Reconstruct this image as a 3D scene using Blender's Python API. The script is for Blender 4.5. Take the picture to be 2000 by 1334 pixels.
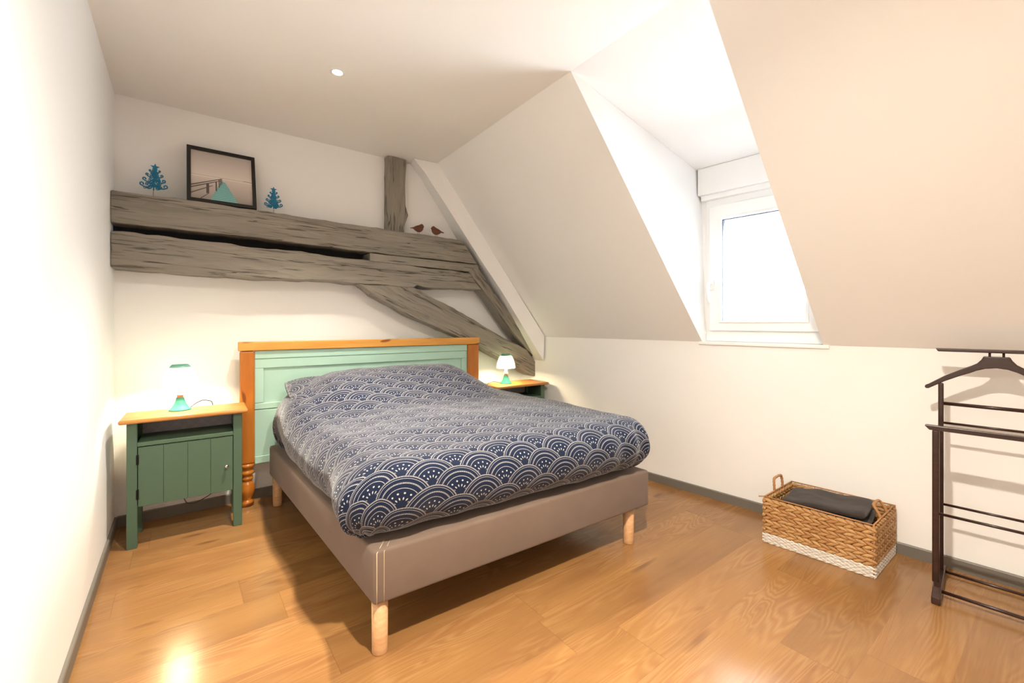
import bpy, bmesh, math, random
from mathutils import Vector, Matrix, noise
R = math.radians
PI = math.pi
for o in list(bpy.data.objects):
    bpy.data.objects.remove(o)
scn = bpy.context.scene
COL = scn.collection

# ------------------------------------------------------------------ camera
cd = bpy.data.cameras.new('camera')
cam = bpy.data.objects.new('camera', cd)
COL.objects.link(cam)
cam.location = (0.2868, -3.1605, 1.10)
cam.rotation_euler = (R(90), 0, -0.6513)
cd.sensor_width = 36.0
cd.lens = 847.5 / 2000 * 36
cd.shift_y = -34.9 / 2000
cd.clip_start = 0.02
scn.camera = cam

# ------------------------------------------------------------------ exposure, world, lamps' strengths
scn.view_settings.view_transform = 'Standard'
scn.view_settings.look = 'None'
scn.view_settings.gamma = 1
scn.view_settings.exposure = 0.73
SPOT_W = 190.0       # each recessed ceiling spot
LAMP_W = 108.0        # each bedside lamp
SKY = 30.0
SPOT_COL = (1.0, 0.905, 0.765)
LAMP_COL = (1.0, 0.80, 0.47)

world = bpy.data.worlds.new('sky')
scn.world = world
world.use_nodes = True
bg = world.node_tree.nodes['Background']
bg.inputs[0].default_value = (0.90, 0.955, 1.0, 1)
bg.inputs[1].default_value = SKY


# ------------------------------------------------------------------ node expression helper
class E:
    """tiny wrapper: arithmetic on shader sockets becomes Math nodes"""
    nt = None

    def __init__(self, s):
        self.s = s

    @staticmethod
    def m(op, *a, clamp=False):
        n = E.nt.nodes.new('ShaderNodeMath')
        n.operation = op
        n.use_clamp = clamp
        for i, x in enumerate(a):
            if isinstance(x, E):
                E.nt.links.new(x.s, n.inputs[i])
            else:
                n.inputs[i].default_value = float(x)
        return E(n.outputs[0])

    def __add__(s, o): return E.m('ADD', s, o)
    __radd__ = __add__
    def __sub__(s, o): return E.m('SUBTRACT', s, o)
    def __rsub__(s, o): return E.m('SUBTRACT', o, s)
    def __mul__(s, o): return E.m('MULTIPLY', s, o)
    __rmul__ = __mul__
    def __truediv__(s, o): return E.m('DIVIDE', s, o)
    def floor(s): return E.m('FLOOR', s)
    def fract(s): return E.m('FRACT', s)
    def abs(s): return E.m('ABSOLUTE', s)
    def lt(s, o): return E.m('LESS_THAN', s, o)
    def gt(s, o): return E.m('GREATER_THAN', s, o)
    def sqrt(s): return E.m('SQRT', s)
    def sin(s): return E.m('SINE', s)
    def pow(s, o): return E.m('POWER', s, o)
    def clamp(s): return E.m('ADD', s, 0.0, clamp=True)


def emin(a, b): return E.m('MINIMUM', a, b)
def emax(a, b): return E.m('MAXIMUM', a, b)
def band(x, c, w, soft):   # 1 within w of c, soft edge
    return E.m('MULTIPLY', E.m('SUBTRACT', w, (x - c).abs()), 1.0 / soft, clamp=True)


def comb(x, y, z):
    n = E.nt.nodes.new('ShaderNodeCombineXYZ')
    for i, v in enumerate((x, y, z)):
        if isinstance(v, E):
            E.nt.links.new(v.s, n.inputs[i])
        else:
            n.inputs[i].default_value = v
    return n.outputs[0]


def sep(sock):
    n = E.nt.nodes.new('ShaderNodeSeparateXYZ')
    E.nt.links.new(sock, n.inputs[0])
    return E(n.outputs[0]), E(n.outputs[1]), E(n.outputs[2])


def nz(vec, scale=5, detail=3, rough=0.5, dist=0.0):
    n = E.nt.nodes.new('ShaderNodeTexNoise')
    E.nt.links.new(vec, n.inputs['Vector'])
    n.inputs['Scale'].default_value = scale
    n.inputs['Detail'].default_value = detail
    n.inputs['Roughness'].default_value = rough
    n.inputs['Distortion'].default_value = dist
    return E(n.outputs[0])


def white(vec):
    n = E.nt.nodes.new('ShaderNodeTexWhiteNoise')
    n.noise_dimensions = '3D'
    E.nt.links.new(vec, n.inputs['Vector'])
    return E(n.outputs['Value'])


def mixc(f, a, b):
    n = E.nt.nodes.new('ShaderNodeMix')
    n.data_type = 'RGBA'
    if isinstance(f, E):
        E.nt.links.new(f.s, n.inputs[0])
    else:
        n.inputs[0].default_value = f
    for i, c in ((6, a), (7, b)):
        if isinstance(c, (tuple, list)):
            n.inputs[i].default_value = (*c[:3], 1)
        else:
            E.nt.links.new(c, n.inputs[i])
    return n.outputs[2]


def coords(kind='Object'):
    n = E.nt.nodes.new('ShaderNodeTexCoord')
    return n.outputs[kind]


def lin(r, g, b):
    f = lambda c: (c / 255 / 12.92) if c / 255 <= 0.04045 else ((c / 255 + 0.055) / 1.055) ** 2.4
    return (f(r), f(g), f(b))


def mat(name, col=(0.8, 0.8, 0.8), rough=0.5, metal=0.0, spec=0.5):
    m = bpy.data.materials.new(name)
    m.use_nodes = True
    E.nt = m.node_tree
    b = m.node_tree.nodes['Principled BSDF']
    b.inputs['Base Color'].default_value = (*col, 1)
    b.inputs['Roughness'].default_value = rough
    b.inputs['Metallic'].default_value = metal
    b.inputs['Specular IOR Level'].default_value = spec
    return m, b


def setc(b, sock):
    E.nt.links.new(sock, b.inputs['Base Color'])


def bump(b, h, strength=0.3, dist=0.01):
    n = E.nt.nodes.new('ShaderNodeBump')
    n.inputs['Strength'].default_value = strength
    n.inputs['Distance'].default_value = dist
    E.nt.links.new(h.s, n.inputs['Height'])
    E.nt.links.new(n.outputs[0], b.inputs['Normal'])


def scalev(sx, sy, sz, kind='Object'):
    x, y, z = sep(coords(kind))
    return comb(x * sx, y * sy, z * sz)


# ------------------------------------------------------------------ materials
def m_plaster(name, col, rough=0.75):
    m, b = mat(name, col, rough, spec=0.25)
    n = nz(coords(), 60, 4)
    bump(b, n, 0.05, 0.004)
    n2 = nz(coords(), 1.3, 3)
    setc(b, mixc(n2, tuple(c * 0.985 for c in col), tuple(min(1, c * 1.015) for c in col)))
    return m


M = {}
M['wall'] = m_plaster('wall_paint', (0.93, 0.918, 0.895))
M['ceil'] = m_plaster('ceiling_paint', (0.93, 0.905, 0.865))
M['dormer'] = m_plaster('dormer_paint', (0.93, 0.93, 0.925))


def m_floor():
    m, b = mat('oak_laminate', rough=0.34, spec=0.5)
    x, y, z = sep(coords())
    W, L = 0.195, 1.28
    row = ((y + 0.386) / W).floor()
    ro = white(comb(row, 3.3, 0.0))
    xx = x / L + ro * 7.31
    seg = xx.floor()
    cell = white(comb(row, seg, 1.7))
    cell2 = white(comb(row, seg, 9.1))
    # long flowing grain and cathedral rings
    v = comb(x * 0.62 + cell * 37.0, y * 5.0 + cell2 * 11.0, cell * 5.0)
    n1 = nz(v, 1.5, 2.5, 0.45, 0.5)
    rings = E.m('SINE', n1 * 150.0) * 0.5 + 0.5
    n3 = nz(comb(x * 2.2 + cell * 9.0, y * 7.0, cell2 * 3.0), 1.0, 2, 0.5)
    ringm = E.m('MULTIPLY', n3 - 0.43, 6.0, clamp=True)
    fine = nz(comb(x * 6.0 + cell * 19.0, y * 190.0, 0.0), 1.0, 3, 0.6)
    med = nz(comb(x * 1.6 + cell * 5.0, y * 26.0, cell2), 1.0, 4, 0.6)
    big = nz(comb(x * 1.2 + cell2 * 3.0, y * 5.0, cell * 2.0), 1.0, 3, 0.5)
    knot = nz(comb(x * 3.1 + cell * 3.0, y * 9.5 + cell2 * 5.0, 2.0), 1.0, 1, 0.4)
    knotm = E.m('MULTIPLY', knot - 0.70, 14.0, clamp=True)
    base = mixc(E.m('MULTIPLY', big - 0.25, 2.0, clamp=True), lin(122, 84, 50), lin(162, 120, 70))
    base = mixc(E.m('MULTIPLY', med - 0.35, 2.0, clamp=True) * 0.75, base, lin(151, 110, 65))
    f = E.m('MULTIPLY', rings * ringm, 0.28)
    base = mixc(f, base, lin(180, 140, 92))
    f2 = E.m('MULTIPLY', (1.0 - rings) * ringm, 0.24)
    base = mixc(f2, base, lin(134, 86, 50))
    base = mixc(E.m('MULTIPLY', E.m('MULTIPLY', 0.62 - fine, 3.5, clamp=True), 0.30), base, lin(134, 88, 52))
    base = mixc(E.m('MULTIPLY', knotm, 0.65), base, lin(96, 58, 34))
    tint = cell * 0.26 + 0.86
    n = E.nt.nodes.new('ShaderNodeMix'); n.data_type = 'RGBA'; n.blend_type = 'MULTIPLY'
    n.inputs[0].default_value = 1
    E.nt.links.new(base, n.inputs[6])
    E.nt.links.new(comb(tint, tint, tint), n.inputs[7])
    base = n.outputs[2]
    fy = ((y + 0.386) / W).fract()
    fx = xx.fract()
    seam = emax(emax(fy.lt(0.006), fx.lt(0.0014)), fx.gt(0.9992))
    base = mixc(seam * 0.30, base, lin(104, 66, 38))
    setc(b, base)
    r = E.m('ADD', fine * 0.08 + 0.185, 0.0)
    E.nt.links.new(r.s, b.inputs['Roughness'])
    bump(b, fine * 0.5 + rings * ringm * 0.3, 0.06, 0.003)
    return m


M['floor'] = m_floor()


def m_beam(name='painted_timber', c1=lin(120, 113, 102), c2=lin(152, 144, 130), axis='x'):
    m, b = mat(name, rough=0.42, spec=0.55)
    x, y, z = sep(coords())
    oi = E.nt.nodes.new('ShaderNodeObjectInfo'); rn = E(oi.outputs['Random'])
    x = x + rn * 17.0; z = z + rn * 3.0
    w = nz(comb(x * 1.5, y * 4, z * 4), 1.0, 3, 0.6)
    v = comb(x * 2.0, y * 26.0, z * 26.0 + w * 6.0)
    g = nz(v, 1.0, 6, 0.65)
    big = nz(comb(x * 1.6, y * 3, z * 5), 1.0, 3, 0.5)
    col = mixc(E.m('MULTIPLY', g - 0.3, 2.2, clamp=True), c1, c2)
    col = mixc(E.m('MULTIPLY', big - 0.62, 3.0, clamp=True) * 0.35, col, lin(112, 88, 68))
    # long drying cracks
    cr = nz(comb(x * 0.42 + 3.0, y * 2.0, z * 10.0), 1.0, 4, 0.55, 0.15)
    crm = nz(comb(x * 2.5, y, z * 9), 1.0, 2)
    crack = E.m('MULTIPLY', 0.006 - (cr - 0.5).abs(), 300.0, clamp=True) * E.m('MULTIPLY', crm - 0.30, 10.0, clamp=True)
    sh = nz(comb(x * 4.0, y * 40.0, z * 85.0), 1.0, 3, 0.6, 0.3)
    shm = nz(comb(x * 3.0, y * 3, z * 9), 1.0, 2)
    short = E.m('MULTIPLY', sh - 0.575, 16.0, clamp=True) * E.m('MULTIPLY', shm - 0.38, 8.0, clamp=True)
    kn = nz(comb(x * 14 + 4.0, y * 6, z * 30), 1.0, 1, 0.3)
    knr = E.m('MULTIPLY', (0.016 - (kn - 0.80).abs()), 60.0, clamp=True)
    dark = emax(emax(crack, short * 0.8), knr * 0.6)
    col = mixc(dark * 0.85, col, lin(46, 38, 30))
    setc(b, col)
    bump(b, g * 0.8 - dark * 1.2, 0.55, 0.006)
    return m


M['beam'] = m_beam()
M['beam_gap'], _ = mat('gap_shade_dark', lin(20, 15, 13), 0.9)  # shade of the beam gap, put in as a near-black colour


def m_wood(name, c1, c2, rough=0.4, sx=2.0, sr=30.0, dark=None, knots=0.0):
    """grain along local X of the object's generated texture space scaled in metres"""
    m, b = mat(name, rough=rough)
    x, y, z = sep(coords())
    w = nz(comb(x * 1.2, y * 3, z * 3), 1.0, 2)
    g = nz(comb(x * sx, y * sr + w * 4, z * sr + w * 4), 1.0, 5, 0.6)
    f = nz(comb(x * sx * 3, y * sr * 6, z * sr * 6), 1.0, 2, 0.6)
    col = mixc(E.m('MULTIPLY', g - 0.28, 2.2, clamp=True), c1, c2)
    col = mixc(E.m('MULTIPLY', 0.5 - f, 2.0, clamp=True) * 0.25, col, c1)
    if knots:
        k = nz(comb(x * 5.0 + 1.3, y * 11, z * 17), 1.0, 1, 0.2)
        km = E.m('MULTIPLY', k - (0.78 - knots * 0.05), 22.0, clamp=True)
        col = mixc(km * 0.85, col, dark or tuple(c * 0.25 for c in c1))
    setc(b, col)
    bump(b, g, 0.08, 0.003)
    return m


M['pine'] = m_wood('honey_pine', lin(196, 132, 52), lin(222, 164, 82), 0.35, knots=1.0, dark=lin(120, 60, 20))
M['pine_dark'] = m_wood('varnished_pine', lin(150, 82, 22), lin(190, 116, 36), 0.3, 1.2, 16.0, knots=1.0, dark=lin(90, 42, 14))
M['beech'] = m_wood('beech_leg', lin(196, 146, 100), lin(220, 176, 130), 0.42, 6.0, 60.0)
M['ns_top'] = m_wood('oiled_pine_top', lin(166, 108, 50), lin(196, 138, 72), 0.3)
M['valet'] = m_wood('dark_mahogany', lin(40, 22, 17), lin(62, 36, 27), 0.3, 3.0, 60.0)


def m_paint(name, col, rough=0.45, b_=0.05, var=0.06):
    m, b = mat(name, col, rough)
    n = nz(coords(), 9, 4)
    setc(b, mixc(n, tuple(c * (1 - var) for c in col), tuple(min(1, c * (1 + var)) for c in col)))
    bump(b, nz(coords(), 120, 3), b_, 0.002)
    return m


M['green'] = m_paint('sage_green_paint', lin(74, 98, 79))
M['green_in'] = m_paint('sage_green_interior', lin(74, 100, 78))
M['mint'] = m_paint('mint_paint', lin(166, 200, 184))
M['base'] = m_paint('grey_baseboard_paint', lin(116, 110, 101))
M['upvc'] = m_paint('white_window_frame', (0.88, 0.88, 0.87), 0.3, 0.0, 0.005)
M['gasket'], _ = mat('window_gasket', lin(38, 44, 66), 0.6)
M['black'], _ = mat('black_plastic', lin(22, 20, 19), 0.4)
M['hinge'], _ = mat('black_iron', lin(26, 26, 26), 0.5, 0.6)
M['chrome'], _ = mat('brushed_steel', (0.7, 0.7, 0.68), 0.22, 1.0)
M['wire'], _ = mat('thin_steel_wire', lin(110, 100, 90), 0.4, 0.9)


def m_fabric(name, c1, c2, scale=900, bstr=0.15):
    m, b = mat(name, rough=0.9, spec=0.15)
    n = nz(coords(), scale, 2)
    n2 = nz(coords(), 12, 3)
    setc(b, mixc(E.m('MULTIPLY', n * 0.6 + n2 * 0.4, 1.0, clamp=True), c1, c2))
    bump(b, n, bstr, 0.002)
    b.inputs['Sheen Weight'].default_value = 0.15
    return m


M['box'] = m_fabric('taupe_upholstery', lin(104, 88, 77), lin(126, 107, 94))
M['thread'], _ = mat('pale_stitching', lin(196, 176, 150), 0.8)
M['mattress'] = m_fabric('white_ticking', lin(225, 222, 215), lin(240, 238, 232))
M['towel'] = m_fabric('charcoal_terry', lin(48, 42, 40), lin(70, 62, 58), 260, 0.9)


def m_scallop(name, navy, white_c, R_=0.095, H_=0.0515, rough=0.85, sheen=0.3):
    """overlapping wave fans, in metres of cloth (UV)"""
    m, b = mat(name, rough=rough, spec=0.2)
    uv = sep(coords('UV'))
    x, y = uv[0], uv[1]
    Wd = 2 * R_
    k0 = (y / H_).floor()
    sel_r = None
    cands = []
    for dk in (-1, 0, 1):
        k = k0 + float(dk)
        par = (k * 0.5).fract() * 2.0            # 0 or 1
        xs = x / Wd - par * 0.5
        dx = (xs.fract() - 0.5) * Wd
        dy = y - k * H_
        r = (dx * dx + dy * dy).sqrt() / R_
        th = E.m('ARCTAN2', dy, dx)
        cands.append((r, th))
    in0 = cands[0][0].lt(1.0)
    in1 = cands[1][0].lt(1.0)
    def pick(i):
        a, b2, c = cands[0][i], cands[1][i], cands[2][i]
        t = b2 * in1 + c * (1.0 - in1)
        return a * in0 + t * (1.0 - in0)
    r, th = pick(0), pick(1)
    def ticks(n_, duty, soft=0.25):
        return E.m('MULTIPLY', (th * (n_ / (2 * PI))).fract().__sub__(0.5).abs() * -1.0 + duty * 0.5, 1.0 / (soft * 0.5), clamp=True)
    p = band(r, 0.965, 0.026, 0.012) * ticks(150, 0.62)
    p = emax(p, band(r, 0.885, 0.010, 0.01))
    p = emax(p, band(r, 0.735, 0.030, 0.012) * ticks(108, 0.55))
    p = emax(p, band(r, 0.56, 0.014, 0.012) * (ticks(84, 0.8) * 0.6 + 0.4))
    # five dots and five petals in the heart of the fan
    a = th * (1.0 / (PI / 6.2)) 
    fa = (a - 0.1).fract() - 0.5
    upper = E.m('MULTIPLY', th.gt(0.32), th.lt(PI - 0.32))
    ds = (E.m('POWER', r - 0.40, 2.0) + E.m('POWER', fa * (PI / 6.2) * 0.40, 2.0)).sqrt()
    p = emax(p, E.m('MULTIPLY', 0.037 - ds, 60.0, clamp=True) * upper)
    pe = (E.m('POWER', (r - 0.22) * 0.42, 2.0) + E.m('POWER', fa * (PI / 6.2) * 0.22, 2.0)).sqrt()
    p = emax(p, E.m('MULTIPLY', 0.025 - pe, 70.0, clamp=True) * upper)
    fl = nz(comb(x * 420.0, y * 420.0, 0.0), 1.0, 2)
    p = p * E.m('MULTIPLY', fl + 0.25, 1.25, clamp=True)
    setc(b, mixc(p * 0.92, navy, white_c))
    b.inputs['Sheen Weight'].default_value = sheen
    b.inputs['Sheen Roughness'].default_value = 0.4
    bump(b, nz(comb(x * 900.0, y * 900.0, 0.0), 1.0, 2) + p * 0.3, 0.1, 0.001)
    return m


M['duvet'] = m_scallop('navy_wave_print_cotton', lin(20, 30, 54), lin(208, 205, 200))
M['ns_back'] = m_scallop('grey_ring_print_paper', lin(150, 146, 152), lin(205, 203, 206), 0.028, 0.026, 0.7, 0.0)

# glass: transparent with a light gloss
m = bpy.data.materials.new('window_glass'); m.use_nodes = True
nt = m.node_tree; nt.nodes.clear()
out = nt.nodes.new('ShaderNodeOutputMaterial'); mx = nt.nodes.new('ShaderNodeMixShader')
tr = nt.nodes.new('ShaderNodeBsdfTransparent'); gl = nt.nodes.new('ShaderNodeBsdfGlossy')
fr = nt.nodes.new('ShaderNodeFresnel'); fr.inputs[0].default_value = 1.45
tr.inputs[0].default_value = (0.95, 0.97, 0.98, 1); gl.inputs['Roughness'].default_value = 0.02
nt.links.new(fr.outputs[0], mx.inputs[0]); nt.links.new(tr.outputs[0], mx.inputs[1]); nt.links.new(gl.outputs[0], mx.inputs[2])
nt.links.new(mx.outputs[0], out.inputs[0])
M['glass'] = m


def m_shade():
    m = bpy.data.materials.new('frosted_mint_glass'); m.use_nodes = True
    nt = m.node_tree; nt.nodes.clear(); E.nt = nt
    out = nt.nodes.new('ShaderNodeOutputMaterial')
    tl = nt.nodes.new('ShaderNodeBsdfTranslucent'); df = nt.nodes.new('ShaderNodeBsdfDiffuse')
    gs = nt.nodes.new('ShaderNodeBsdfGlossy'); gs.inputs['Roughness'].default_value = 0.25
    mx = nt.nodes.new('ShaderNodeMixShader'); mx.inputs[0].default_value = 0.35
    m2 = nt.nodes.new('ShaderNodeMixShader'); m2.inputs[0].default_value = 0.06
    x, y, z = sep(coords())
    f = E.m('MULTIPLY', z - 0.225, 30.0, clamp=True)     # the glass itself turns mint towards its crown
    c = mixc(f, (0.80, 0.93, 0.89), lin(40, 190, 160))
    for n in (tl, df):
        nt.links.new(c, n.inputs[0])
    nt.links.new(tl.outputs[0], mx.inputs[1]); nt.links.new(df.outputs[0], mx.inputs[2])
    nt.links.new(mx.outputs[0], m2.inputs[1]); nt.links.new(gs.outputs[0], m2.inputs[2])
    tp = nt.nodes.new('ShaderNodeBsdfTransparent'); nt.links.new(c, tp.inputs[0])
    m3 = nt.nodes.new('ShaderNodeMixShader'); m3.inputs[0].default_value = 0.28
    nt.links.new(m2.outputs[0], m3.inputs[1]); nt.links.new(tp.outputs[0], m3.inputs[2])
    nt.links.new(m3.outputs[0], out.inputs[0])
    return m


M['shade'] = m_shade()
M['teal'], b = mat('teal_ceramic', lin(58, 138, 120), 0.12)
b.inputs['Coat Weight'].default_value = 0.6
M['cork'], _ = mat('copper_collar', lin(214, 140, 84), 0.4, 0.3)


def m_emit(name, col, s):
    m = bpy.data.materials.new(name); m.use_nodes = True
    b = m.node_tree.nodes['Principled BSDF']
    b.inputs['Emission Color'].default_value = (*col, 1)
    b.inputs['Emission Strength'].default_value = s
    return m


M['bulb'] = m_emit('lit_bulb', (1.0, 0.85, 0.62), 12)
M['spot_lens'] = m_emit('lit_spot_lens', (1.0, 0.93, 0.82), 30)
m, b = mat('blue_glitter', lin(30, 120, 160), 0.32, 0.5)
g = nz(coords(), 900, 1)
setc(b, mixc(E.m('MULTIPLY', g - 0.45, 6, clamp=True), lin(16, 92, 138), lin(70, 170, 205)))
bump(b, g, 0.8, 0.002)
M['glitter'] = m
M['rust'] = m_wood('reddish_brown_wood', lin(84, 46, 26), lin(118, 68, 40), 0.6, 8, 60)

# weave
def m_straw(name, c1, c2, c3):
    m, b = mat(name, rough=0.6)
    g = E.nt.nodes.new('ShaderNodeNewGeometry')
    rnd = E(g.outputs['Random Per Island'])
    col = mixc(rnd, c1, c2)
    n = nz(coords(), 160, 3)
    col = mixc(E.m('MULTIPLY', n - 0.45, 1.6, clamp=True), col, c3)
    setc(b, col)
    bump(b, n, 0.3, 0.002)
    return m


M['straw'] = m_straw('water_hyacinth', lin(196, 154, 100), lin(168, 120, 70), lin(140, 96, 56))
M['straw_white'] = m_straw('white_painted_weave', lin(232, 226, 216), lin(218, 210, 200), lin(188, 172, 158))
M['straw_dark'], _ = mat('weave_core', lin(92, 58, 34), 0.9)
M['cane'], _ = mat('wrapped_cane', lin(176, 126, 78), 0.6)


# ------------------------------------------------------------------ mesh helpers
def finish(name, bm, material, parent=None, smooth=False, bevel=0.0, bseg=2, loc=None, rot=None, recalc=True):
    if recalc:
        bmesh.ops.recalc_face_normals(bm, faces=bm.faces[:])
    me = bpy.data.meshes.new(name)
    bm.to_mesh(me); bm.free()
    mats = material if isinstance(material, (list, tuple)) else [material]
    for mm in mats:
        me.materials.append(mm)
    if smooth:
        for p in me.polygons:
            p.use_smooth = True
    o = bpy.data.objects.new(name, me)
    COL.objects.link(o)
    if parent is not None:
        o.parent = parent
    if loc is not None:
        o.location = loc
    if rot is not None:
        o.rotation_euler = rot
    if bevel:
        md = o.modifiers.new('bevel', 'BEVEL')
        md.width = bevel; md.segments = bseg; md.limit_method = 'ANGLE'; md.angle_limit = R(35)
        md.harden_normals = False
    return o


def box(bm, x0, x1, y0, y1, z0, z1, mi=0):
    vs = [bm.verts.new(p) for p in ((x0, y0, z0), (x1, y0, z0), (x1, y1, z0), (x0, y1, z0), (x0, y0, z1), (x1, y0, z1), (x1, y1, z1), (x0, y1, z1))]
    for f in ((0, 3, 2, 1), (4, 5, 6, 7), (0, 1, 5, 4), (1, 2, 6, 5), (2, 3, 7, 6), (3, 0, 4, 7)):
        fc = bm.faces.new([vs[i] for i in f]); fc.material_index = mi
    return vs


def prism(bm, pts, d, mi=0):
    """pts: list of 3D points (planar), d: extrusion vector"""
    a = [bm.verts.new(p) for p in pts]
    b = [bm.verts.new(Vector(p) + Vector(d)) for p in pts]
    n = len(a)
    fs = [bm.faces.new(a), bm.faces.new(b[::-1])]
    for i in range(n):
        fs.append(bm.faces.new((a[i], b[i], b[(i + 1) % n], a[(i + 1) % n])))
    for f in fs:
        f.material_index = mi
    return fs


def tube(bm, pts, r, seg=8, caps=True, rr=None, sq=None):
    pts = [Vector(p) for p in pts]
    rings = []
    prev = None
    for i, p in enumerate(pts):
        if i == 0: d = pts[1] - pts[0]
        elif i == len(pts) - 1: d = pts[-1] - pts[-2]
        else: d = (pts[i + 1] - pts[i]).normalized() + (pts[i] - pts[i - 1]).normalized()
        d.normalize()
        if prev is None:
            u = d.orthogonal().normalized()
            if sq is not None:
                u = Vector(sq) - d * Vector(sq).dot(d); u.normalize()
        else:
            u = prev - d * prev.dot(d)
            u.normalize()
        prev = u
        v = d.cross(u)
        ra = rr[i] if rr else r
        ra = ra if isinstance(ra, (tuple, list)) else (ra, ra)
        rings.append([bm.verts.new(p + u * (ra[0] * math.cos(2 * PI * k / seg)) + v * (ra[1] * math.sin(2 * PI * k / seg))) for k in range(seg)])
    for a, b in zip(rings, rings[1:]):
        for k in range(seg):
            bm.faces.new((a[k], a[(k + 1) % seg], b[(k + 1) % seg], b[k]))
    if caps:
        bm.faces.new(rings[0][::-1]); bm.faces.new(rings[-1])


def lathe(bm, prof, seg=32, c=(0, 0), cap=True):
    rings = []
    for r, z in prof:
        rings.append([bm.verts.new((c[0] + r * math.cos(2 * PI * k / seg), c[1] + r * math.sin(2 * PI * k / seg), z)) for k in range(seg)])
    for a, b in zip(rings, rings[1:]):
        for k in range(seg):
            bm.faces.new((a[k], a[(k + 1) % seg], b[(k + 1) % seg], b[k]))
    if cap:
        if prof[0][0] > 1e-5: bm.faces.new(rings[0][::-1])
        if prof[-1][0] > 1e-5: bm.faces.new(rings[-1])
    bmesh.ops.remove_doubles(bm, verts=bm.verts[:], dist=1e-6)


def thing(name, label, cat, loc=(0, 0, 0), rotz=0.0, group=None):
    o = bpy.data.objects.new(name, None)
    COL.objects.link(o)
    o.location = loc; o.rotation_euler = (0, 0, rotz)
    o.empty_display_size = 0.05
    tag(o, label, cat, group)
    return o


def tag(o, label, cat, group=None):
    o['label'] = label; o['category'] = cat
    if group: o['group'] = group
    return o


def structure(o, label=None):
    o['kind'] = 'structure'
    if label: o['label'] = label
    return o


# wall space of the right-hand knee wall: s runs along it towards the camera, n outwards
WN = Vector((0.99649909, 0.08360366, 0)); WT = Vector((0.08360366, -0.99649909, 0))
RW = math.atan2(WT.y, WT.x)
NW = 2.7954


def WP(s, n, z):
    return WT * s + WN * n + Vector((0, 0, z))


H = 2.341
K = 0.984
YB = -4.75            # wall behind the camera
cx_ = lambda y: 1.8579 + 0.0364 * (y + 0.3)          # ceiling crease
def kx(y): return (NW - WN.y * y) / WN.x              # knee wall face
yL = lambda t: -1.64 - 0.046 * t                      # left edge of the dormer opening
yR = -2.33

# ------------------------------------------------------------------ shell
bm = bmesh.new(); box(bm, -0.15, 3.45, YB - 0.15, 0.15, -0.12, 0)
structure(finish('floor', bm, M['floor']), 'oak laminate plank floor')
bm = bmesh.new(); box(bm, -0.12, 0, YB - 0.12, 0.12, 0, H + 0.1)
structure(finish('wall_left', bm, M['wall']), 'plain white wall on the left')
bm = bmesh.new(); prism(bm, [(0, 0, 0), (kx(0) + .1, 0, 0), (kx(0) + .1, 0, K), (cx_(0) + .1, 0, H + .05), (0, 0, H + .05)], (0, 0.12, 0))
structure(finish('wall_back', bm, M['wall']), 'white gable wall behind the bed')
bm = bmesh.new(); prism(bm, [(0, YB, 0), (kx(YB) + .1, YB, 0), (kx(YB) + .1, YB, K), (cx_(YB) + .1, YB, H + .05), (0, YB, H + .05)], (0, -0.12, 0))
structure(finish('wall_front', bm, M['wall']), 'white wall behind the camera')
bm = bmesh.new()
s0, s1 = -0.35, 5.3
prism(bm, [WP(s0, NW, 0), WP(s1, NW, 0), WP(s1, NW, K), WP(s0, NW, K)], WN * 0.12)
structure(finish('wall_right', bm, M['wall']), 'low white knee wall under the slope')
bm = bmesh.new()
prism(bm, [(-.1, .1, H), (-.1, YB - .1, H), (cx_(YB), YB - .1, H), (cx_(.1), .1, H)], (0, 0, 0.1))
structure(finish('ceiling', bm, M['ceil']), 'flat white ceiling')
# sloping ceiling, ruled between crease and knee wall, with the dormer opening left out
def SP(y, t):
    return Vector((cx_(y) * (1 - t) + kx(y) * t, y, H * (1 - t) + K * t))


def ruled(bm, fa, fb, ny, nt_):
    g = []
    for i in range(nt_ + 1):
        t = i / nt_
        a, b_ = fa(t), fb(t)
        g.append([bm.verts.new(SP(a + (b_ - a) * j / ny, t)) for j in range(ny + 1)])
    for i in range(nt_):
        for j in range(ny):
            bm.faces.new((g[i][j], g[i][j + 1], g[i + 1][j + 1], g[i + 1][j]))


bm = bmesh.new()
ruled(bm, yL, lambda t: 0.05, 8, 10)
ruled(bm, lambda t: YB - 0.05, lambda t: yR, 8, 10)
o = structure(finish('wall_slope', bm, M['wall']), 'sloping white attic ceiling around the dormer')
bm2 = None
# give the slope its thickness, outwards
md = o.modifiers.new('thick', 'SOLIDIFY'); md.thickness = 0.09
nrm = o.data.polygons[0].normal
md.offset = 1.0 if nrm.x > 0 else -1.0
# dormer cheeks and dormer ceiling
DWT = Vector((3.035, -1.632, 2.066)); DWB = Vector((3.035, -1.665, K))
DRT = Vector((3.09, -2.345, 2.066)); DRB = Vector((3.09, -2.345, K))
ext = Vector((0.09, -0.004, 0))
bm = bmesh.new()
def cheek(bm, p, d):
    a = [bm.verts.new(q) for q in p]
    b_ = [bm.verts.new(Vector(q) + Vector(d) + Vector((k, 0, 0))) for q, k in zip(p, (0.09, 0, 0, 0.09))]
    bm.faces.new(a); bm.faces.new(b_[::-1])
    for i in range(4):
        bm.faces.new((a[i], b_[i], b_[(i + 1) % 4], a[(i + 1) % 4]))


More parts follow.
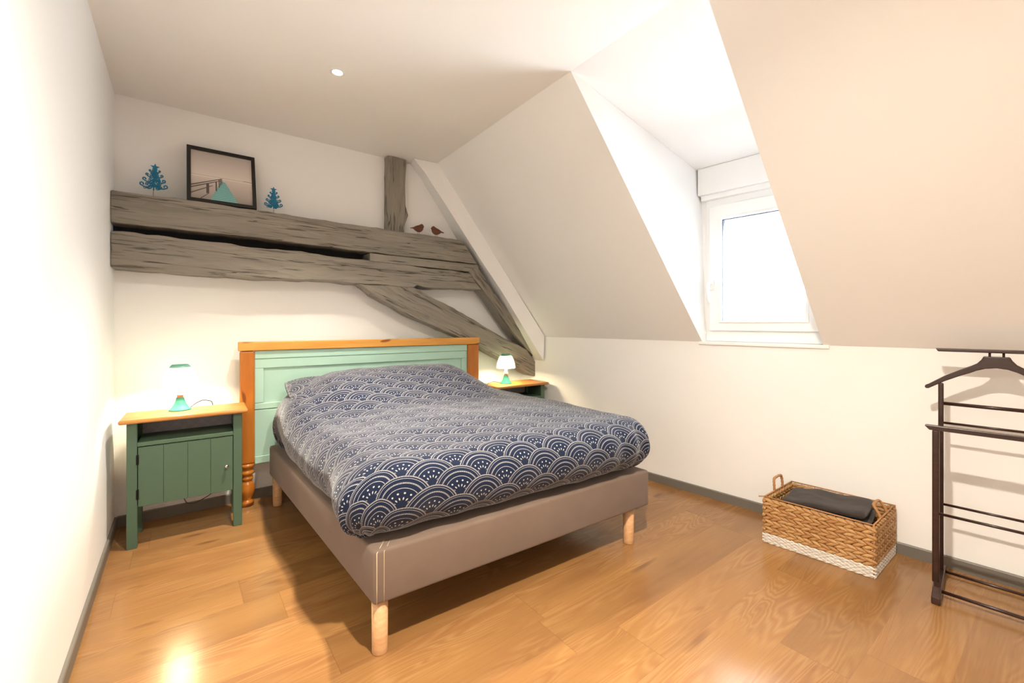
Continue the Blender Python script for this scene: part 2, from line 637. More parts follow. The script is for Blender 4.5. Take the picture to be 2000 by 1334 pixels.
cheek(bm, [SP(yL(0), 0), DWT + ext, DWB + ext, SP(yL(1), 1)], (0, 0.08, 0))
structure(finish('wall_dormer_left', bm, M['dormer']), 'bright white left cheek of the dormer')
bm = bmesh.new()
cheek(bm, [SP(yR, 0), DRT + ext, DRB + ext, SP(yR, 1)], (0, -0.08, 0))
structure(finish('wall_dormer_right', bm, M['dormer']), 'white right cheek of the dormer')
bm = bmesh.new()
dz = Vector((0, 0, 0.08))
prism(bm, [SP(-1.56, 0), SP(-2.41, 0), DRT + ext + Vector((0, -.08, 0)), DWT + ext + Vector((0, .08, 0))], dz)
structure(finish('ceiling_dormer', bm, M['dormer']), 'gently falling white dormer ceiling')

# baseboards
def board(name, a, b, nrm_, h=0.058, t=0.012):
    a, b, nrm_ = Vector(a), Vector(b), Vector(nrm_)
    bm = bmesh.new()
    pr = [a, a + nrm_ * t, a + nrm_ * t + Vector((0, 0, h - .004)), a + nrm_ * (t - .003) + Vector((0, 0, h)), a + Vector((0, 0, h))]
    prism(bm, pr, b - a)
    return structure(finish(name, bm, M['base']), 'grey painted baseboard')


board('baseboard_left', (0, -0.0, 0), (0, YB, 0), (1, 0, 0), 0.055)
board('baseboard_back', (0.012, 0, 0), (kx(0), 0, 0), (0, -1, 0), 0.058)
board('baseboard_right', WP(-.22, NW, 0), WP(4.9, NW, 0), -WN, 0.053)

# boxed rafter casing under the slope, in front of the gable wall
bm = bmesh.new()
A = [(1.863, -0.148, 2.338), (2.314, -0.227, 1.70), (2.812, -0.315, 0.990)]
Bp = [(1.672, -0.13, 2.338), (1.76, -0.14, 2.245), (1.93, -0.16, 2.02), (2.222, -0.205, 1.615), (2.408, -0.24, 1.365), (2.806, -0.312, 0.775)]
face = [Vector(p) for p in (A + Bp[::-1])]
back = [Vector((p.x + (0.05 if i < 3 else 0.03), -0.001, p.z + (0.0 if i < 3 else 0.0))) for i, p in enumerate(face)]
fv = [bm.verts.new(p) for p in face]; bv = [bm.verts.new(p) for p in back]
bm.faces.new(fv); bm.faces.new(bv[::-1])
for i in range(len(fv)):
    j = (i + 1) % len(fv)
    bm.faces.new((fv[i], bv[i], bv[j], fv[j]))
bmesh.ops.triangulate(bm, faces=[f for f in bm.faces if len(f.verts) > 4])
structure(finish('trim_1', bm, M['wall']), 'plastered casing over the end rafter')

# ------------------------------------------------------------------ window (built in its own frame: x = along wall, y = outwards)
WO = WP(2.255, NW + 0.065, 0.0)
win = bpy.data.objects.new('window_1', None); COL.objects.link(win)
win.location = WO; win.rotation_euler = (0, 0, RW); structure(win, 'white single casement window in the dormer')
S0 = 2.255
def ringframe(bm, x0, x1, z0, z1, ax, az0, az1, y0, y1):
    """rectangular frame, side width ax, bottom az0, top az1"""
    outer = [(x0, z0), (x1, z0), (x1, z1), (x0, z1)]
    inner = [(x0 + ax, z0 + az0), (x1 - ax, z0 + az0), (x1 - ax, z1 - az1), (x0 + ax, z1 - az1)]
    vo = [[bm.verts.new((p[0], y, p[1])) for p in outer] for y in (y0, y1)]
    vi = [[bm.verts.new((p[0], y, p[1])) for p in inner] for y in (y0, y1)]
    for i in range(4):
        j = (i + 1) % 4
        bm.faces.new((vo[0][i], vo[0][j], vi[0][j], vi[0][i]))
        bm.faces.new((vo[1][j], vo[1][i], vi[1][i], vi[1][j]))
        bm.faces.new((vo[0][j], vo[0][i], vo[1][i], vo[1][j]))
        bm.faces.new((vi[0][i], vi[0][j], vi[1][j], vi[1][i]))


bm = bmesh.new(); ringframe(bm, 1.922 - S0, 2.60 - S0, 0.986, 1.905, 0.045, 0.075, 0.06, 0.0, 0.065)
finish('window_frame', bm, M['upvc'], win, bevel=0.004)
bm = bmesh.new(); ringframe(bm, 1.948 - S0, 2.556 - S0, 1.055, 1.852, 0.070, 0.060, 0.088, -0.016, 0.045)
ringframe(bm, 2.008 - S0, 2.496 - S0, 1.105, 1.775, 0.018, 0.014, 0.016, -0.022, 0.03)
sash = finish('sash', bm, M['upvc'], win, bevel=0.004)
bm = bmesh.new(); ringframe(bm, 2.021 - S0, 2.483 - S0, 1.116, 1.762, 0.008, 0.005, 0.007, -0.004, 0.034)
finish('gasket', bm, M['gasket'], sash)
bm = bmesh.new(); box(bm, 2.024 - S0, 2.480 - S0, 0.010, 0.016, 1.118, 1.760)
finish('pane', bm, M['glass'], sash)
bm = bmesh.new()
hx = 1.968 - S0
box(bm, hx - .014, hx + .014, -0.028, -0.015, 1.315, 1.375)
tube(bm, [(hx, -0.02, 1.358), (hx, -0.052, 1.358), (hx - .004, -0.062, 1.35), (hx - .006, -0.066, 1.325), (hx - .003, -0.063, 1.27), (hx, -0.058, 1.235)], 0.008, 10, rr=[.009, .009, .010, .010, .0085, .006])
finish('handle', bm, M['upvc'], sash, smooth=False, bevel=0.002)
bm = bmesh.new(); box(bm, 2.548 - S0, 2.568 - S0, -0.026, 0.0, 1.045, 1.075)
finish('hinge', bm, M['chrome'], sash, bevel=0.003)
bm = bmesh.new()
box(bm, 1.89 - S0, 2.64 - S0, -0.055, 0.06, 1.928, 2.10)
box(bm, 1.90 - S0, 2.63 - S0, -0.030, 0.05, 1.895, 1.93)
finish('shutter_box', bm, M['upvc'], win, bevel=0.005)
bm = bmesh.new()
for i in range(3):
    box(bm, 2.0 - S0, 2.53 - S0, 0.10, 0.112, 1.700 + i * 0.05, 1.746 + i * 0.05)
finish('roller_shutter', bm, M['upvc'], win, bevel=0.004)
bm = bmesh.new()
box(bm, 1.905 - S0, 2.60 - S0, -0.075, 0.0, 0.966, 0.986)
finish('window_sill', bm, M['upvc'], win, bevel=0.004)
# outside reveal so that the opening is closed around the frame
bm = bmesh.new()
a0, a1 = 1.84 - S0, 2.72 - S0
box(bm, a0, 1.925 - S0, 0.01, 0.07, 0.86, 2.2); box(bm, 2.595 - S0, a1, 0.01, 0.07, 0.86, 2.2)
box(bm, 1.925 - S0, 2.595 - S0, 0.01, 0.07, 0.86, 0.99); box(bm, 1.925 - S0, 2.595 - S0, 0.01, 0.07, 1.90, 2.2)
finish('outer_lining', bm, M['dormer'], win)
# light portal sampling the sky through the pane (adds no light of its own)
ld = bpy.data.lights.new('window_portal', 'AREA'); ld.shape = 'RECTANGLE'; ld.size = 0.5; ld.size_y = 0.7
ld.cycles.is_portal = True
po = bpy.data.objects.new('window_portal', ld); COL.objects.link(po)
po.location = WP(2.252, NW + 0.16, 1.44)
po.rotation_euler = (-WN).to_track_quat('-Z', 'Y').to_euler()

# ------------------------------------------------------------------ timbers
def timber(name, outline, yf, yb, axis_pts, label, m_=None, jit=0.004, seed=0, cat='timber beam', bev=0.006):
    """outline in (x,z) on the wall plane; object x axis follows the grain"""
    p0 = Vector((axis_pts[0][0], 0, axis_pts[0][1])); p1 = Vector((axis_pts[1][0], 0, axis_pts[1][1]))
    d = (p1 - p0).normalized(); ang = -math.atan2(d.z, d.x)
    Rm = Matrix.Rotation(ang, 4, 'Y'); inv = (Matrix.Translation(p0) @ Rm).inverted()
    pts = []
    n = len(outline)
    for i in range(n):
        a = Vector(outline[i]); b_ = Vector(outline[(i + 1) % n])
        k = max(1, int((b_ - a).length / 0.045))
        for j in range(k):
            q = a.lerp(b_, j / k)
            if j and jit:
                w = noise.noise(Vector((q.x * 6 + seed, q.y * 6, seed * 1.7))) * jit * 2 + noise.noise(Vector((q.x * 22, q.y * 22, seed))) * jit
                nn = (b_ - a).normalized(); nn = Vector((-nn.y, nn.x))
                q = q + nn * w
            pts.append(inv @ Vector((q.x, 0, q.y)))
    bm = bmesh.new()
    prism(bm, [Vector((p.x, yf, p.z)) for p in pts], (0, yb - yf, 0))
    o = finish(name, bm, m_ or M['beam'], None, bevel=bev, bseg=2, loc=p0, rot=(0, ang, 0))
    tag(o, label, cat)
    return o


YF = -0.18
timber('timber_beam', [(0.002, 1.778), (0.314, 1.782), (0.75, 1.775), (1.424, 1.768), (2.064, 1.757), (2.205, 1.584), (1.323, 1.593), (0.75, 1.608), (0.002, 1.616)],
       YF, -0.002, [(0, 1.7), (2, 1.68)], 'upper grey painted horizontal beam on the back wall, carrying the picture', seed=1)
timber('timber_beam', [(0.002, 1.571), (0.75, 1.557), (1.323, 1.537), (2.140, 1.510), (2.252, 1.377), (1.803, 1.366), (1.68, 1.386), (1.649, 1.367), (1.245, 1.374), (0.806, 1.377), (0.452, 1.373), (0.196, 1.385), (0.002, 1.388)],
       YF + .002, -0.002, [(0, 1.48), (2, 1.44)], 'lower grey painted horizontal beam with a ragged underside', seed=5, jit=0.006)
timber('spacer_board', [(1.323, 1.588), (2.214, 1.577), (2.214, 1.552), (2.135, 1.517), (1.323, 1.533)],
       YF - .004, -0.05, [(1.3, 1.56), (2.2, 1.55)], 'thin grey board filling the gap between the two horizontal beams', seed=3, jit=0.0, bev=0.003, cat='board')
bm = bmesh.new(); box(bm, 0.003, 1.315, -0.06, -0.003, 1.535, 1.63)  # near-black sheet paints the shade in the gap between the beams
tag(finish('gap_shade', bm, M['beam_gap'], None), 'dark sheet standing for the shade in the gap between the two horizontal beams', 'shade backing')
timber('diagonal_brace', [(1.245, 1.372), (1.649, 1.366), (2.025, 1.2), (2.439, 0.995), (2.73, 0.867), (2.832, 0.752), (2.832, 0.625), (2.777, 0.635), (2.655, 0.70), (2.412, 0.814), (2.217, 0.919), (2.072, 0.981), (1.612, 1.159), (1.351, 1.295)],
       YF, -0.06, [(1.35, 1.33), (2.8, 0.68)], 'wide grey diagonal brace running down behind the headboard to the right lamp', seed=8, jit=0.004)
timber('rafter', [(2.120, 1.518), (2.142, 1.545), (2.214, 1.552), (2.365, 1.364), (2.587, 1.13), (2.842, 0.81), (2.842, 0.768), (2.718, 0.876), (2.553, 1.04), (2.262, 1.372)],
       YF - .006, -0.05, [(2.15, 1.53), (2.85, 0.77)], 'narrow grey rafter slanting along the plastered casing on the right', seed=11, jit=0.0025, bev=0.004)
timber('post', [(1.492, 1.765), (1.492, 2.336), (1.638, 2.336), (1.632, 2.1), (1.634, 1.985), (1.655, 1.92), (1.637, 1.87), (1.622, 1.83), (1.620, 1.765)],
       -0.072, -0.002, [(1.56, 1.7), (1.56, 2.3)], 'short upright grey post between upper beam and ceiling', seed=14, jit=0.003, cat='post')

# ------------------------------------------------------------------ bed
BO = Vector((0.784, -1.767, 0)); EX = Vector((0.999, -0.0445, 0)); EY = Vector((-0.043, 0.999, 0))
def BP(u, v, z): return BO + EX * u + EY * v + Vector((0, 0, z))


BW, BL = 1.395, 1.615
bed = thing('bed', 'double bed with taupe upholstered base on round beech legs', 'bed', BP(BW / 2, BL / 2, 0))
def bl(p): return Vector(p) - bed.location


bm = bmesh.new()
zb, zt = 0.178, 0.356
c = [BP(0, 0, 0), BP(BW, 0, 0), BP(BW, BL, 0), BP(0, BL, 0)]
vb = [bm.verts.new(bl(p + Vector((0, 0, zb)))) for p in c]; vt = [bm.verts.new(bl(p + Vector((0, 0, zt)))) for p in c]
bm.faces.new(vb[::-1]); bm.faces.new(vt)
for i in range(4):
    bm.faces.new((vb[i], vb[(i + 1) % 4], vt[(i + 1) % 4], vt[i]))
bbase = finish('box_base', bm, M['box'], bed, bevel=0.012, bseg=3)
for p in bbase.data.polygons: p.use_smooth = True
bm = bmesh.new()
for k in range(2):
    e = 0.010 if k == 0 else 0.034
    tube(bm, [bl(BP(e, -0.0004, z)) for z in (0.182, 0.23, 0.30, 0.350)] + [bl(BP(e + .02, 0.02, 0.3565)), bl(BP(e + .05, 0.06, 0.3568))], 0.0009 if k else 0.0016, 5)
st = finish('seam', bm, M['thread'], bbase, smooth=True)
for (u, v) in ((0.035, 0.037), (BW - 0.10, 0.045), (0.035, BL - 0.05), (BW - .05, BL - 0.05)):
    bm = bmesh.new()
    lathe(bm, [(0.0, 0), (0.0245, 0), (0.0258, 0.004), (0.0270, 0.182), (0.0, 0.182)], 28, cap=False)
    o = finish('leg', bm, M['beech'], bed, smooth=True, loc=bl(BP(u, v, 0)))
bm = bmesh.new()
c = [BP(0.06, 0.13, 0), BP(BW - .03, 0.10, 0), BP(BW - .03, BL - .02, 0), BP(.06, BL - .02, 0)]
vb = [bm.verts.new(bl(p + Vector((0, 0, 0.358)))) for p in c]; vt = [bm.verts.new(bl(p + Vector((0, 0, 0.575)))) for p in c]
bm.faces.new(vb[::-1]); bm.faces.new(vt)
for i in range(4):
    bm.faces.new((vb[i], vb[(i + 1) % 4], vt[(i + 1) % 4], vt[i]))
finish('mattress', bm, M['mattress'], bed, bevel=0.04, bseg=4)

# duvet: unfolded cloth coordinates draped with a rounded edge on three sides
def sst(a, b, x):
    t = max(0, min(1, (x - a) / (b - a))); return t * t * (3 - 2 * t)


PROF = [(0, 0), (.045, -.004), (.085, -.018), (.118, -.043), (.139, -.075), (.149, -.108), (.148, -.142), (.136, -.178), (.112, -.210), (.082, -.232), (.050, -.244), (.022, -.246)]
PL = [0]
for a, b_ in zip(PROF, PROF[1:]):
    PL.append(PL[-1] + math.hypot(b_[0] - a[0], b_[1] - a[1]))
def prof(l):
    l = max(0, min(PL[-1], l))
    for i in range(len(PL) - 1):
        if l <= PL[i + 1]:
            t = (l - PL[i]) / (PL[i + 1] - PL[i])
            # smooth by Catmull-like blend
            p0 = PROF[max(0, i - 1)]; p1 = PROF[i]; p2 = PROF[i + 1]; p3 = PROF[min(len(PROF) - 1, i + 2)]
            f = lambda k: 0.5 * (2 * p1[k] + (p2[k] - p0[k]) * t + (2 * p0[k] - 5 * p1[k] + 4 * p2[k] - p3[k]) * t * t + (-p0[k] + 3 * p1[k] - 3 * p2[k] + p3[k]) * t ** 3)
            return f(0), f(1)
    return PROF[-1]


U0, U1, V0, V1 = 0.10, BW - 0.095, 0.105, 1.40
def topz(u, v):
    h = 0.625 + 0.035 * sst(0, .45, u) * sst(BW, BW - .45, u) * sst(0, .5, v)
    S = (0.45 + .55 * sst(-0.02, 0.30, u)) * (0.06 + 0.94 * (1 - sst(0.98, 1.34, u))) * (1 + .06 * sst(.3, .95, u))
    T = sst(0.72, 1.30, v) * (1 - .25 * sst(1.36, 1.46, v))
    return h + 0.160 * S * T


def duvet_point(a, b_):
    """a across, b along, in cloth metres; a=0..BW over the mattress"""
    pu = max(U0, min(U1, a)); pv = max(V0, b_)
    du, dv = a - pu, b_ - pv
    l = math.hypot(du, dv)
    z = topz(pu + du * .3, pv + dv * .3)
    if l < 1e-6:
        x, y = pu, pv
        z = topz(pu, pv)
        fz = 0
    else:
        mx = PL[-1]
        fx, fz = prof(min(l, mx))
        # gathered corner: spread less, hang lower
        cw = min(abs(du), abs(dv)) / (l + 1e-6)
        fx *= 1 - 0.10 * cw
        fold = 0.010 * cw * math.sin(math.atan2(dv, du) * 18) * sst(.05, .25, l)
        x = pu + du / l * (fx + fold); y = pv + dv / l * (fx + fold)
        z = topz(pu, pv) + fz * (topz(pu, pv) - 0.373) / 0.246
    side = sst(0.0, 0.2, l)
    w = noise.noise(Vector((a * 3.2, b_ * 3.2, 0.3))) * 0.011 + noise.noise(Vector((a * 8, b_ * 8, 4.3))) * 0.005
    wr = noise.noise(Vector((a * 9 if abs(dv) > abs(du) else a * 3, b_ * 3 if abs(dv) > abs(du) else b_ * 9, 9.1))) * 0.014 * side
    z += w * (1 - side * .6)
    if l > 0:
        x += du / l * wr; y += dv / l * wr
    if dv < 0:      # the front left end sits back a little on the base
        y += 0.034 * (1 - sst(-.1, 1.1, a)) * sst(0, .25, -dv)
    if du < 0:
        x += 0.042 * sst(1.05, 1.38, b_)
    if dv < 0 and a > 0.9:      # soft gathers at the right end of the front
        y += 0.009 * math.sin(a * 46 + 1.5 * math.sin(a * 9)) * sst(0.95, 1.25, a) * sst(.03, .16, -dv)
    # droop of the front-left corner
    if b_ < .4 and a < .5:
        q = (1 - sst(-.1, .35, a)) * (1 - sst(-.05, .35, b_))
        x -= 0.055 * q * side
    z = max(z, 0.366)
    return x, y, z


bm = bmesh.new(); uvl = bm.loops.layers.uv.new('UVMap')
LL = PL[-1]
NA, NB = 190, 190
aa = [U0 - LL + (U1 - U0 + 2 * LL) * i / NA for i in range(NA + 1)]
bb = [V0 - LL + (V1 - V0 + LL + 0.10) * j / NB for j in range(NB + 1)]
grid = []
for b_ in bb:
    row = []
    for a in aa:
        bbv = min(b_, V1)
        # corner: radial length beyond the profile tucks to its end
        x, y, z = duvet_point(a, b_)
        if b_ > V1:     # turned-down head end
            k = (b_ - V1) / 0.10
            z -= 0.05 * k * k
        row.append(bm.verts.new(bl(BP(x, y, z))))
    grid.append(row)
for j in range(NB):
    for i in range(NA):
        f = bm.faces.new((grid[j][i], grid[j][i + 1], grid[j + 1][i + 1], grid[j + 1][i]))
        for lp, (ii, jj) in zip(f.loops, ((i, j), (i + 1, j), (i + 1, j + 1), (i, j + 1))):
            lp[uvl].uv = (aa[ii] + 3.02, bb[jj] + 3.0)
duvet = finish('duvet', bm, M['duvet'], None, smooth=True, loc=bed.location, recalc=False)
md = duvet.modifiers.new('thick', 'SOLIDIFY'); md.thickness = 0.012; md.offset = -1
tag(duvet, 'navy duvet printed with white wave fans spread over the bed', 'duvet', None)


def pillow(name, cu, cv, w, d, h, z, label, tilt=0.0):
    bm = bmesh.new(); uvl = bm.loops.layers.uv.new('UVMap')
    nx, ny = 36, 26
    gs = []
    for s in (1, -1):
        g = []
        for j in range(ny + 1):
            r_ = []
            for i in range(nx + 1):
                a = -1 + 2 * i / nx; b_ = -1 + 2 * j / ny
                e = max(0, (1 - abs(a) ** 3.2)) ** .5 * max(0, (1 - abs(b_) ** 3.0)) ** .5
                sxx = 1 - 0.05 * (b_ * b_); syy = 1 - 0.06 * a * a
                zz = s * h / 2 * e + noise.noise(Vector((a * 2.2, b_ * 2.2, cu + s))) * .008 * e
                r_.append(bm.verts.new((a * w / 2 * sxx, b_ * d / 2 * syy, zz)))
            g.append(r_)
        gs.append(g)
    for s, g in zip((1, -1), gs):
        for j in range(ny):
            for i in range(nx):
                q = (g[j][i], g[j][i + 1], g[j + 1][i + 1], g[j + 1][i])
                f = bm.faces.new(q if s > 0 else q[::-1])
                for lp in f.loops:
                    lp[uvl].uv = (lp.vert.co.y + 5 + cu, lp.vert.co.x + 5)
    bmesh.ops.remove_doubles(bm, verts=bm.verts[:], dist=1e-5)
    p = BP(cu, cv, z)
    o = finish(name, bm, M['duvet'], None, smooth=True, loc=p, rot=(tilt, 0, -0.044))
    tag(o, label, 'pillow')
    return o


pillow('pillow', 0.335, 1.315, 0.60, 0.50, 0.112, 0.703, 'printed navy pillow peeking out at the left end of the bed head', R(9))
pillow('pillow', 0.90, 1.315, 0.54, 0.50, 0.11, 0.690, 'pillow tucked wholly under the duvet hump on the right', R(8))

# ------------------------------------------------------------------ headboard
HA = -R(3.0)
hb = thing('headboard', 'mint panelled headboard framed in honey pine behind the bed', 'headboard', (0.556, -0.120, 0), HA)
L_ = 1.652
def hbox(name, x0, x1, y0, y1, z0, z1, m_, par=hb, bev=0.004, vert=False, along='x'):
    bm = bmesh.new()
    cxm, czm = (x0 + x1) / 2, (z0 + z1) / 2
    if vert:     # mesh x axis along world z so the grain runs upright
        box(bm, z0 - czm, z1 - czm, y0, y1, -(x1 - cxm), -(x0 - cxm))
        o = finish(name, bm, m_, par, bevel=bev, loc=(cxm, 0, czm), rot=(0, -PI / 2, 0))
    else:
        box(bm, x0 - cxm, x1 - cxm, y0, y1, z0 - czm, z1 - czm)
        o = finish(name, bm, m_, par, bevel=bev, loc=(cxm, 0, czm))
    return o


hbox('top_rail', 0.0, L_, -0.004, 0.050, 0.936, 0.990, M['pine'])
# left post: squared shaft with a turned foot
lp_ = hbox('post', 0.008, 0.086, 0.0, 0.060, 0.252, 0.934, M['pine_dark'], vert=True, bev=0.010)
bm = bmesh.new()
lathe(bm, [(0.0, 0), (.030, 0), (.034, .006), (.036, .014), (.034, .026), (.026, .036), (.024, .040), (.033, .060), (.040, .085), (.041, .105), (.037, .128), (.028, .146), (.024, .150), (.030, .158), (.033, .166), (.030, .174), (.024, .180), (.030, .186), (.036, .194), (.037, .202), (.034, .210), (.028, .216), (.030, .224), (.037, .236), (.039, .253), (0.0, .253)], 32, cap=False)
finish('turned_foot', bm, M['pine_dark'], lp_, smooth=True, loc=(-(0.252 + 0.934) / 2, 0.022, 0.0), rot=(0, PI / 2, 0))
rp_ = hbox('post', L_ - 0.105, L_ - 0.004, 0.0, 0.022, 0.25, 0.934, M['pine_dark'], vert=True, bev=0.006)
bm = bmesh.new()
px0, px1 = 0.086, L_ - 0.105
lathe_x = None
box(bm, px0, px1, 0.026, 0.040, 0.245, 0.934)                # back sheet
def rail(x0, x1, z0, z1, y0=0.016): box(bm, x0, x1, y0, 0.027, z0, z1)
rail(px0, px1, 0.885, 0.934, 0.012)
rail(px0, px1, 0.575, 0.612, 0.016); rail(px0, px1, 0.245, 0.290, 0.012)
rail(px0, px1, 0.826, 0.884)
rail(px0, px0 + 0.048, 0.614, 0.826); rail(px1 - 0.048, px1, 0.614, 0.826)
rail(px0, px1, 0.290, 0.572, 0.019)
finish('panel', bm, M['mint'], hb, bevel=0.003)

# ------------------------------------------------------------------ nightstands
def nightstand(label, loc, rz, zs=1.0):
    t = thing('nightstand', label, 'nightstand', loc, rz, None)
    # local: x 0..0.477 across, y 0 front .. +0.27 back ; z up
    W_, D_, ZT = 0.477, 0.236, 0.614 * zs
    bm = bmesh.new(); box(bm, -0.028, W_ + 0.026, -0.028, D_ - .004, ZT, ZT + 0.020)
    finish('top', bm, M['ns_top'], t, bevel=0.008, bseg=4)
    for x0 in (0.0, W_ - 0.040):
        for y0 in (0.0, D_ - 0.030):
            bm = bmesh.new(); box(bm, x0, x0 + 0.040, y0, y0 + 0.030, 0, ZT)
            finish('leg', bm, M['green'], t, bevel=0.002)
    zc0, zc1 = 0.200 * zs, 0.492 * zs
    for x0 in (0.008, W_ - 0.022):
        bm = bmesh.new(); box(bm, x0, x0 + 0.014, 0.03, D_ - 0.03, zc0, ZT)
        finish('side_panel', bm, M['green'], t, bevel=0.001)
    bm = bmesh.new(); box(bm, 0.040, W_ - 0.040, 0.001, D_ - 0.01, zc1 + 0.004, zc1 + 0.024)
    finish('shelf', bm, M['green_in'], t, bevel=0.002)
    bm = bmesh.new(); box(bm, 0.022, W_ - 0.022, 0.02, D_ - 0.01, zc0, zc0 + 0.014)
    finish('bottom_board', bm, M['green_in'], t, bevel=0.002)
    bm = bmesh.new(); uvl = bm.loops.layers.uv.new('UVMap'); box(bm, 0.022, W_ - 0.022, D_ - 0.010, D_ - 0.004, zc0, ZT)
    for f in bm.faces:
        for lp in f.loops: lp[uvl].uv = (lp.vert.co.x + 2, lp.vert.co.z + 2)
    o = finish('back_panel', bm, M['ns_back'], t); o['label'] = 'grey paper lining printed with small rings'
    bm = bmesh.new()
    x0, x1 = 0.043, W_ - 0.043
    n = 4; wd = (x1 - x0) / n
    for i in range(n):
        a, b_ = x0 + i * wd, x0 + (i + 1) * wd
        g = 0.0007
        box(bm, a + (g if i else 0), b_ - (g if i < n - 1 else 0), 0.004, 0.016, zc0, zc1)
    box(bm, x0 + .002, x1 - .002, 0.007, 0.018, zc0 + .001, zc1 - .001)
    dr = finish('door', bm, M['green'], t, bevel=0.0008, bseg=1)
    bm = bmesh.new()
    lathe(bm, [(0, 0), (.006, 0), (.005, .006), (.0045, .012), (.009, .016), (.0095, .020), (.006, .024), (0, .025)], 18, cap=False)
    finish('knob', bm, M['chrome'], dr, smooth=True, loc=(x1 - 0.028, 0.005, 0.335 * zs), rot=(R(90), 0, 0))
    for z in (0.432, 0.262):
        bm = bmesh.new()
        box(bm, x0 - 0.007, x0 + 0.003, -0.001, 0.006, (z - 0.024) * zs, (z + 0.024) * zs)
        tube(bm, [(x0 - .002, -0.001, (z - .022) * zs), (x0 - .002, -0.001, (z + .022) * zs)], 0.0032, 8)
        finish('hinge', bm, M['hinge'], dr)
    return t


nightstand('left green nightstand with door and honey wood top beside the white wall', (0.075, -0.358, 0), -R(2.2))
nightstand('right green nightstand mostly hidden behind the bed in the far corner', (2.272, -0.372, 0), -R(2.0), 0.95)


# ------------------------------------------------------------------ bedside lamps
def lamp(label, loc, cord_pts, rz=0):
    t = thing('table_lamp', label, 'lamp', loc, rz, None)
    bm = bmesh.new()
    lathe(bm, [(0, 0), (.050, 0), (.0515, .003), (.047, .008), (.037, .019), (.028, .034), (.0225, .048), (.019, .060), (.0175, .068), (.012, .070), (0, .070)], 36, cap=False)
    finish('base', bm, M['teal'], t, smooth=True)
    bm = bmesh.new()
    lathe(bm, [(0, .069), (.0135, .069), (.014, .071), (.014, .082), (.012, .084), (0, .084)], 28, cap=False)
    finish('collar', bm, M['cork'], t, smooth=True)
    bm = bmesh.new()
    lathe(bm, [(0, .083), (.021, .083), (.0215, .085), (.016, .087), (.014, .100), (.012, .112), (0, .112)], 28, cap=False)
    sk = finish('socket', bm, M['upvc'], t, smooth=True)
    bm = bmesh.new()
    lathe(bm, [(0, .112), (.010, .113), (.012, .122), (.021, .142), (.024, .158), (.021, .172), (.012, .182), (0, .185)], 24, cap=False)
    finish('bulb', bm, M['bulb'], t, smooth=True)
    outer = [(.078, .128), (.0785, .134), (.077, .150), (.073, .170), (.067, .190), (.060, .208), (.052, .224), (.043, .238), (.036, .245)]
    inner = [(r - .0022, z) for r, z in outer][::-1]
    bm = bmesh.new()
    pr = outer + [(.0345, .2455), (.0335, .243)] + inner[1:]
    pr.append(pr[0])
    lathe(bm, pr, 48, cap=False)
    sh = finish('lamp_shade', bm, M['shade'], t, smooth=True); sh['label'] = 'frosted glass shade tinted mint at its top'
    bm = bmesh.new()
    lathe(bm, [(0, .2285), (.048, .2285), (.048, .2305), (0, .2305)], 40, cap=False)
    for k in range(3):
        a = k * 2 * PI / 3
        tube(bm, [(0, 0, .100), (.03 * math.cos(a), .03 * math.sin(a), .14), (.030 * math.cos(a), .030 * math.sin(a), .2285)], .0012, 6)
    finish('shade_cap', bm, M['teal'], t, smooth=False)
    bm = bmesh.new()
    tube(bm, cord_pts, 0.0022, 7)
    finish('power_cord', bm, M['black'], t, smooth=True)
    ld = bpy.data.lights.new('lamp_light', 'POINT'); ld.energy = LAMP_W; ld.color = LAMP_COL; ld.shadow_soft_size = 0.026
    lo = bpy.data.objects.new('lamp_light', ld); COL.objects.link(lo); lo.parent = t; lo.location = (0, 0, .155)
    return t


def curve(pts, n=8):
    pts = [Vector(p) for p in pts]; out = []
    for i in range(len(pts) - 1):
        p0, p1, p2, p3 = pts[max(0, i - 1)], pts[i], pts[i + 1], pts[min(len(pts) - 1, i + 2)]
        for k in range(n):
            t = k / n
            out.append(0.5 * (2 * p1 + (p2 - p0) * t + (2 * p0 - 5 * p1 + 4 * p2 - p3) * t * t + (-p0 + 3 * p1 - 3 * p2 + p3) * t ** 3))
    out.append(pts[-1]); return out


lamp('lit table lamp with teal foot on the left nightstand', (0.282, -0.215, 0.6345),
     curve([(.045, .02, .006), (.07, .045, .022), (.10, .08, .030), (.13, .13, .018), (.15, .135, .0), (.16, .155, -.10), (.20, .165, -.30), (.25, .155, -.42), (.18, .11, -.492), (.09, .08, -.535), (.03, .07, -.530), (.0, .06, -.43)]))
lamp('lit table lamp with teal foot on the right nightstand below the brace', (2.428, -0.268, 0.6040),
     curve([(-.045, .01, .006), (-.07, .015, .014), (-.11, .02, .022), (-.15, .01, .018), (-.19, -.005, .008), (-.23, .02, -.03), (-.245, .06, -.2), (-.24, .1, -.58)]))

# ------------------------------------------------------------------ things on the upper beam
pf = thing('picture_frame', 'black framed pier photograph leaning on the wall above the beam', 'picture', (0.479, -0.158, 1.7830), 0)
pf.rotation_euler = (-R(17.0), 0, 0)
pf.scale = (0.955, 1, 1.01)
FW, FH = 0.352, 0.352
def fl(bm, pts, y, mi):
    f = bm.faces.new([bm.verts.new((p[0], y, p[1])) for p in pts]); f.material_index = mi


